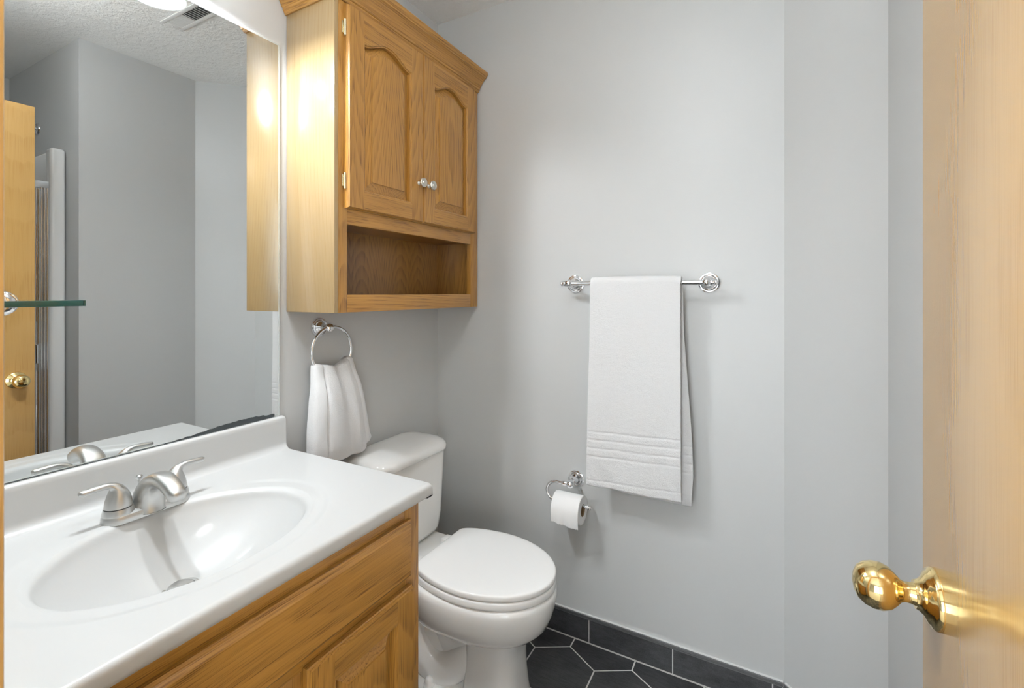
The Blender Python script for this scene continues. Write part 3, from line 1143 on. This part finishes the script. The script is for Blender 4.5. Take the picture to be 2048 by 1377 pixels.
# bath towel folded over the bar
bt = MB()
LT = .0135                         # thickness of one folded layer
r_ = .0080 + LT / 2 + .0012
path = []                          # (y, z, s) centre line from the front hem up over the bar and down the back
zf0, zb0 = .6120, .5930
z = zf0
zs = []
while z < BZB:
    zs.append(z)
    z += .0028 if z < .83 else .011
front = [(BYB - r_, z) for z in zs]
over = [(BYB - r_ * cos(a), BZB + r_ * sin(a)) for a in [pi * i / 14 for i in range(15)]]
back = [(BYB + r_, z) for z in zs[::-1] if z > zf0 + .004] + [(BYB + r_, zf0), (BYB + r_, zb0 + .003), (BYB + r_, zb0)]
path = [(p, 'f') for p in front] + [(p, 'o') for p in over] + [(p, 'b') for p in back]
BANDS = (.7975, .7700, .7420, .7140)
NK = 64
rings = []
for i, ((y, z), side) in enumerate(path):
    p0 = Vector(path[max(i - 1, 0)][0])
    p1 = Vector(path[min(i + 1, len(path) - 1)][0])
    d = (p1 - p0).normalized()
    nn = Vector((-d.y, d.x)) if side != 'x' else None      # for the front (going up): points to -y, the room
    h = 1.306 - z
    if side == 'f':
        xl, xr = .7200 - .010 * smooth(0, .7, h), 1.0175 + .002 * smooth(.1, .7, h)
    elif side == 'b':
        xl, xr = .7250 + .012 * smooth(0, .4, h) + .085 * smooth(.45, .71, h), 1.0205 + .030 * smooth(.05, .62, h) - .004 * smooth(.62, .7, h)
    else:
        xl, xr = .7215, 1.0190
    ring = []
    for k in range(NK):
        a = 2 * pi * k / NK
        c, s_ = cos(a), sin(a)
        u = (abs(c) ** .5) * (1 if c > 0 else -1)
        v = (abs(s_) ** .28) * (1 if s_ > 0 else -1)
        x = (xl + xr) / 2 + (xr - xl) / 2 * u
        th = LT / 2
        zz = z
        dy = 0
        slope = .0095 * smooth(-.9, 1.0, u)                 # bands and hem climb slightly to the right in the weave
        if side == 'f':
            hh = smooth(0, .45, h)
            dy += hh * (.0030 * sin(u * 5 + 1 + z * 3) + .0028 * noise.noise((x * 14, z * 4, 3)) + .003 * noise.noise((x * 30, z * 9, 8)) * smooth(.72, .62, z) * 0)
            if z < .70:
                q = smooth(.70, .64, z) if False else min(1, max(0, (.70 - z) / .06))
                dy += q * .0075 * noise.noise((x * 34 + z * 16, z * 10, 8))
            zb = z - slope
            for bz in BANDS:
                th -= .0032 * exp(-((zb - bz) / .0026) ** 2)
            th -= .0028 * exp(-((zb - .6320) / .0022) ** 2)
            dy -= .006 * smooth(.2, .7, h)
        elif side == 'b':
            hh = smooth(0, .45, h)
            dy += hh * (.0030 * sin(u * 4 + 2) + .002 * noise.noise((x * 12, z * 5, 13)))
            for bz in BANDS:
                th -= .0030 * exp(-((z - slope * .3 - bz + .018) / .0030) ** 2)
        if i in (0, len(path) - 1):
            th *= .55
        if i in (1, len(path) - 2):
            th *= .9
        q = Vector((y, z)) + nn * (th * v)
        zo = q.y
        if side == 'f' and i < 10:
            pass
        ring.append((x, q.x + (dy if side == 'f' else -abs(dy) * .6), zo))
    rings.append(ring)
bt.loft(rings)
bto = bt.build('bath_towel', TERRY, None, angle=80)
tag(bto, 'white folded bath towel with woven bands over the chrome bar', 'towel')

# toilet paper holder
PX, PZ = .6380, .5870
ph = thing('toilet_paper_holder', (PX, 0, PZ), 'chrome hooked toilet paper holder low on the back wall', 'toilet paper holder')
MB().lathe(ESC, (PX, 0, PZ), (0, -1, 0)).build('escutcheon', CHROME, ph, angle=40)
MB().lathe([(.0001, .030), (.0082, .030), (.0082, .044), (.0115, .050), (.0135, .058), (.0135, .064), (.0115, .071), (.006, .076), (.0001, .0765)], (PX, 0, PZ), (0, -1, 0), 32).build('post', CHROME, ph, angle=60)
PYB, PZB = -.0640, .5180
hk = [(PX + .008, PYB, PZ), (PX - .055, PYB, PZ)]
hk += [(PX - .055 + .0345 * cos(radians(a)), PYB, PZ - .0345 + .0345 * sin(radians(a))) for a in range(100, 271, 10)]
hk += [(PX - .02, PYB, PZB), (PX + .066, PYB, PZB)]
MB().tube(hk, .0057, 14).build('arm', CHROME, ph, angle=60)
MB().lathe([(.0075, 0), (.0085, .004), (.0085, .016), (.0065, .019), (.0001, .0195)], (PX - .012, PYB, PZ), (-1, 0, 0), 24).build('collar', CHROME, ph, angle=40)
MB().lathe([(.0050, 0), (.0090, .001), (.0090, .005), (.0062, .007), (.0082, .010), (.0082, .014), (.004, .018), (.0001, .0185)], (PX + .064, PYB, PZB), (1, 0, 0), 24).build('finial', CHROME, ph, angle=40)

# toilet paper roll hanging on the arm
RX0, RX1, RO, RI = .5830, .6860, .0500, .0200
RCY, RCZ2 = PYB, PZB - RI + .0055
rl = thing('toilet_paper_roll', ((RX0 + RX1) / 2, RCY, RCZ2), 'white toilet paper roll on the chrome holder', 'toilet paper')
NP = 72
pp = [(RO - .0025, RX0), (RO, RX0 + .0025), (RO, RX1 - .0025), (RO - .0025, RX1), (RI + .001, RX1), (RI + .001, RX0)]
rings = []
for k in range(NP):
    a = 2 * pi * k / NP
    rings.append([(x, RCY + r * cos(a), RCZ2 + r * sin(a)) for r, x in pp])
rings.append(rings[0])
MB().loft(rings, cap0=False, cap1=False).build('paper', PAPER, rl, angle=40, merge=True)
rings = []
for k in range(49):
    a = 2 * pi * k / 48
    rings.append([(x, RCY + r * cos(a), RCZ2 + r * sin(a)) for r, x in ((RI + .0008, RX0 - .0004), (RI + .0008, RX1 + .0004), (RI - .0006, RX1 + .0004), (RI - .0006, RX0 - .0004))])
MB().loft(rings, cap0=False, cap1=False).build('core', CARD, rl, merge=True)
sh = MB()
rings = []
cur = [(RCY - (RO + .0012) * cos(radians(a)), RCZ2 + (RO + .0012) * sin(radians(a))) for a in range(95, -1, -8)]
cur += [(RCY - RO - .0012 + .004 * (k / 8) ** 2, RCZ2 - .044 * k / 8) for k in range(1, 9)]
NX = 26
V, F = [], []
for lay in (0, 1):
    for (y, z) in cur:
        for k in range(NX + 1):
            x = RX0 + .001 + (RX1 - RX0 - .002) * k / NX
            low = max(0, (RCZ2 - z) / .044)
            zz = z - low * (.010 * (k / NX - .35) + .0006 * sin(k * 1.9) + .0035 * noise.noise((k * .5, 2, 1)))
            yy = y + low * .003 * sin(k * .6) + (.0008 if lay else 0)
            V.append((x, yy, zz))
nc = len(cur)
for lay in (0, 1):
    o = lay * nc * (NX + 1)
    for i in range(nc - 1):
        for k in range(NX):
            a = o + i * (NX + 1) + k
            F.append((a, a + 1, a + NX + 2, a + NX + 1))
sh.add(V, F).build('loose_sheet', PAPER, rl, angle=80)

# ------------------------------------------------------------------ glass shelf on the front wall
gs = thing('glass_shelf', (.30, YF, 1.257), 'green-edged glass shelf beside the mirror near the doorway', 'shelf')
MB().box((.03, YF + .004, 1.2565), (.5450, -1.402, 1.2635)).build('glass', GLASS, gs)
m = MB()
m.box((.03, -1.4018, 1.2565), (.5470, -1.400, 1.2635), .0006)
m.box((.5452, YF + .004, 1.2565), (.5470, -1.4022, 1.2635), .0006)
m.build('polished_edge', GEDGE, gs)
for x in (.10, .471):
    k = MB()
    k.lathe([(.0001, 0), (.022, 0), (.022, .004), (.012, .008), (.009, .014), (.0075, .084), (.0001, .084)], (x, YF, 1.2505), (0, 1, 0), 28)
    k.build('bracket', CHROME, gs, angle=40)
    # round clamp seen as a disc on either side of the pane
    MB().lathe([(.0001, -.010), (.010, -.0098), (.0135, -.006), (.0150, 0), (.0135, .006), (.010, .0098), (.0001, .010)], (x, YF + .088, 1.2600), (.75, -.65, 0), 36).build('clamp', CHROME, gs, angle=60)

# ------------------------------------------------------------------ ceiling things
GX0, GX1, GY0, GY1 = .745, 1.040, -.5985, -.5100
vt = thing('ceiling_vent', ((GX0 + GX1) / 2, (GY0 + GY1) / 2, ZC), 'white louvred ceiling register in the ceiling, seen in the mirror', 'vent')
m = MB()
fwid = .017
m.box((GX0, GY0, ZC - .005), (GX1, GY0 + fwid, ZC), .002)
m.box((GX0, GY1 - fwid, ZC - .005), (GX1, GY1, ZC), .002)
m.box((GX0, GY0 + fwid, ZC - .006), (GX0 + .028, GY1 - fwid, ZC), .002)
m.box((GX1 - .028, GY0 + fwid, ZC - .005), (GX1, GY1 - fwid, ZC), .002)
m.build('frame', WPAINT, vt)
MB().box((GX0 + .03, GY0 + .018, ZC - .0012), (GX1 - .03, GY1 - .018, ZC - .0002)).build('duct_opening', simple('dark_duct', (.12, .12, .12, 1), .8).m, vt)
ns = 15
for k in range(ns):
    x = GX0 + .033 + (GX1 - GX0 - .066) * k / (ns - 1)
    lean = -.0032 if k < ns / 2 else .0032
    s_ = MB().add([(x - lean - .0016, GY0 + fwid, ZC - .001), (x - lean + .0016, GY0 + fwid, ZC - .001), (x + lean + .0016, GY0 + fwid, ZC - .0055), (x + lean - .0016, GY0 + fwid, ZC - .0055),
                   (x - lean - .0016, GY1 - fwid, ZC - .001), (x - lean + .0016, GY1 - fwid, ZC - .001), (x + lean + .0016, GY1 - fwid, ZC - .0055), (x + lean - .0016, GY1 - fwid, ZC - .0055)],
                  [(0, 1, 2, 3), (7, 6, 5, 4), (0, 4, 5, 1), (1, 5, 6, 2), (2, 6, 7, 3), (3, 7, 4, 0)])
    s_.build('louvre', WPAINT, vt)
for x in (GX0 + .014, GX1 - .014):
    MB().lathe([(.0045, 0), (.0045, .001), (.002, .0025), (.0001, .0027)], (x, (GY0 + GY1) / 2, ZC - .006), (0, 0, -1), 14).build('screw', WPAINT, vt)

# fill globe added out of view inside the door, brightens walls and ceiling
cl = thing('added_fill_globe', (.95, -1.22, ZC), 'added unseen fill light, opal globe on a short stem inside the doorway', 'light')
MB().lathe([(.0001, 0), (.062, 0), (.062, .014), (.045, .024), (.010, .028), (.010, .095), (.040, .100), (.042, .125), (.0001, .126)], (.95, -1.22, ZC), (0, 0, -1), 48).build('base', WPAINT, cl, angle=40)
MB().lathe([(.040, .120), (.070, .127), (.100, .142), (.120, .165), (.126, .190), (.118, .216), (.094, .238), (.055, .252), (.0001, .257)], (.95, -1.22, ZC), (0, 0, -1), 48, cap=False).build('dome', FILL_GLOBEM, cl, angle=60)

# vanity light over the mirror: two bell shades, the nearer rim shows in the mirror
vl = thing('vanity_light', (0, -1.14, 2.15), 'two-shade vanity light over the mirror, one bell rim reflected at top', 'light')
MB().box((0, -1.36, 2.10), (.022, -.92, 2.21), .006).build('backplate', CHROME, vl)
SHX = .125
for y in (-1.029, -1.251):
    MB().tube(bez((.018, y, 2.155), (.07, y, 2.16), (SHX, y, 2.24), (SHX, y, 2.165), 14), .008, 14).build('arm', CHROME, vl, angle=60)
    MB().lathe([(.0001, 0), (.024, 0), (.026, .006), (.026, .030), (.020, .038), (.0001, .038)], (SHX, y, 2.135), (0, 0, 1), 28).build('socket', CHROME, vl, angle=40)
    out_ = [(.066, 2.033), (.0655, 2.036), (.058, 2.046), (.051, 2.060), (.046, 2.080), (.041, 2.105), (.034, 2.126), (.026, 2.138)]
    MB().lathe([(r, z) for r, z in out_] + [(r - .0032, z) for r, z in out_[::-1]] + [out_[0]], (SHX, y, 0), (0, 0, 1), 48, cap=False).build('shade', SHADE, vl, angle=60)
    bm0 = bmesh.new()
    bmesh.ops.create_uvsphere(bm0, u_segments=28, v_segments=16, radius=.024)
    m = MB()
    m.bm(bm0, 0, Matrix.Translation((SHX, y, 2.062)))
    m.build('bulb', BULBM, vl, angle=80)

# ------------------------------------------------------------------ shower stall, seen in the mirror
st = thing('shower_stall', (2.0, -1.12, 0), 'white moulded shower stall behind the open door in the mirror', 'shower')
SX0, SX1, SYA, SYB, SZT = 1.640, 2.372, -.7115, -1.532, 1.945
m = MB()
# end panels, back panel with rounded front flanges
m.box((SX0 + .03, SYA - .030, .06), (SX1, SYA, SZT), .010, 3)
m.box((SX0 + .03, SYB, .06), (SX1, SYB + .030, SZT), .010, 3)
m.box((SX1 - .03, SYB + .02, .06), (SX1, SYA - .02, SZT), .006)
m.build('wall_panels', FIBER, st)
m = MB()
m.box((SX0, SYA - .055, .10), (SX0 + .06, SYA, SZT), .014, 4)
m.box((SX0, SYB, .10), (SX0 + .06, SYB + .055, SZT), .014, 4)
m.build('front_flange', FIBER, st)
m = MB()
m.box((SX0, SYB, 0), (SX0 + .08, SYA, .11), .012, 3)
m.box((SX0 + .06, SYB, 0), (SX1, SYA, .06), .004)
m.build('pan', FIBER, st)

sd = thing('shower_door', (SX0 + .03, -1.12, .11), 'chrome framed glass shower door between the stall flanges', 'shower door')
a_, b_ = SYA - .056, SYB + .056
m = MB()
for e0, sg in ((a_, -1), (b_, 1)):
    lo_, hi_ = sorted((e0, e0 + sg * .030))
    m.box((SX0 + .016, lo_, .112), (SX0 + .050, hi_, 1.775), .002)
    for q in (.0045, .0150, .0255):
        m.tube([(SX0 + .014, e0 + sg * q, .112), (SX0 + .014, e0 + sg * q, 1.772)], .0050, 14)
m.box((SX0 + .008, b_, 1.752), (SX0 + .052, a_, 1.784), .004)
m.box((SX0 + .008, b_, .108), (SX0 + .052, a_, .128), .003)
m.build('frame', CHROME, sd)
m = MB()
for e0, sg in ((a_ - .034, -1), (b_ + .034, 1)):
    lo_, hi_ = sorted((e0, e0 + sg * .024))
    m.box((SX0 + .002, lo_, .13), (SX0 + .022, hi_, 1.748), .003, 2)
    for q in (.005, .018):
        m.tube([(SX0 + .001, e0 + sg * q, .13), (SX0 + .001, e0 + sg * q, 1.746)], .0048, 14)
m.box((SX0 + .004, b_ + .05, .13), (SX0 + .02, a_ - .05, .155), .003)
m.box((SX0 + .004, b_ + .05, 1.725), (SX0 + .02, a_ - .05, 1.75), .003)
dp = m.build('door_panel', CHROME, sd)
MB().box((SX0 + .010, b_ + .05, .15), (SX0 + .015, a_ - .05, 1.735)).build('glass', SHGL, dp)
hh = MB()
hh.tube([(SX0 + .002, a_ - .050, 1.04), (SX0 - .022, a_ - .050, 1.04), (SX0 - .022, a_ - .050, .96), (SX0 + .002, a_ - .050, .96)], .0055, 12)
hh.build('handle', CHROME, dp)

sa = thing('wall_shower', (1.985, -.708, 2.10), 'chrome shower arm and flange high on the end wall', 'shower head')
MB().lathe([(.0001, 0), (.030, 0), (.029, .005), (.022, .011), (.012, .014), (.0001, .014)], (1.985, -.708, 2.10), (0, -1, 0), 36).build('flange', CHROME, sa, angle=50)
MB().tube(bez((1.985, -.712, 2.10), (1.985, -.80, 2.11), (1.985, -.85, 2.09), (1.985, -.88, 2.03), 14), .0105, 14).build('arm', CHROME, sa, angle=60)
MB().lathe([(.011, 0), (.014, .012), (.022, .03), (.036, .05), (.038, .056), (.0001, .058)], (1.985, -.879, 2.033), (0, -.45, -.9), 32).build('head', CHROME, sa, angle=40)

# labels for parts that look different from the rest of their thing
PART_LABELS = {'hinge': 'pale brass hinge', 'knob': 'round satin silver knob', 'core': 'brown cardboard core', 'polished_edge': 'dark green glass edge',
               'drain': 'metal drain', 'desilvered_edge': 'black worn edge', 'rosette': 'polished brass rosette', 'door_knob': 'polished brass knob',
               'latch_plate': 'brass latch plate', 'clamp': 'chrome clamp', 'bracket': 'chrome bracket', 'duct_opening': 'dark duct opening',
               'globe': 'white globe', 'bulb': 'bright bulb', 'shade': 'frosted bell shade'}
for o in bpy.data.objects:
    k = o.name.split('.')[0]
    if o.parent is not None and k in PART_LABELS:
        o['label'] = PART_LABELS[k]
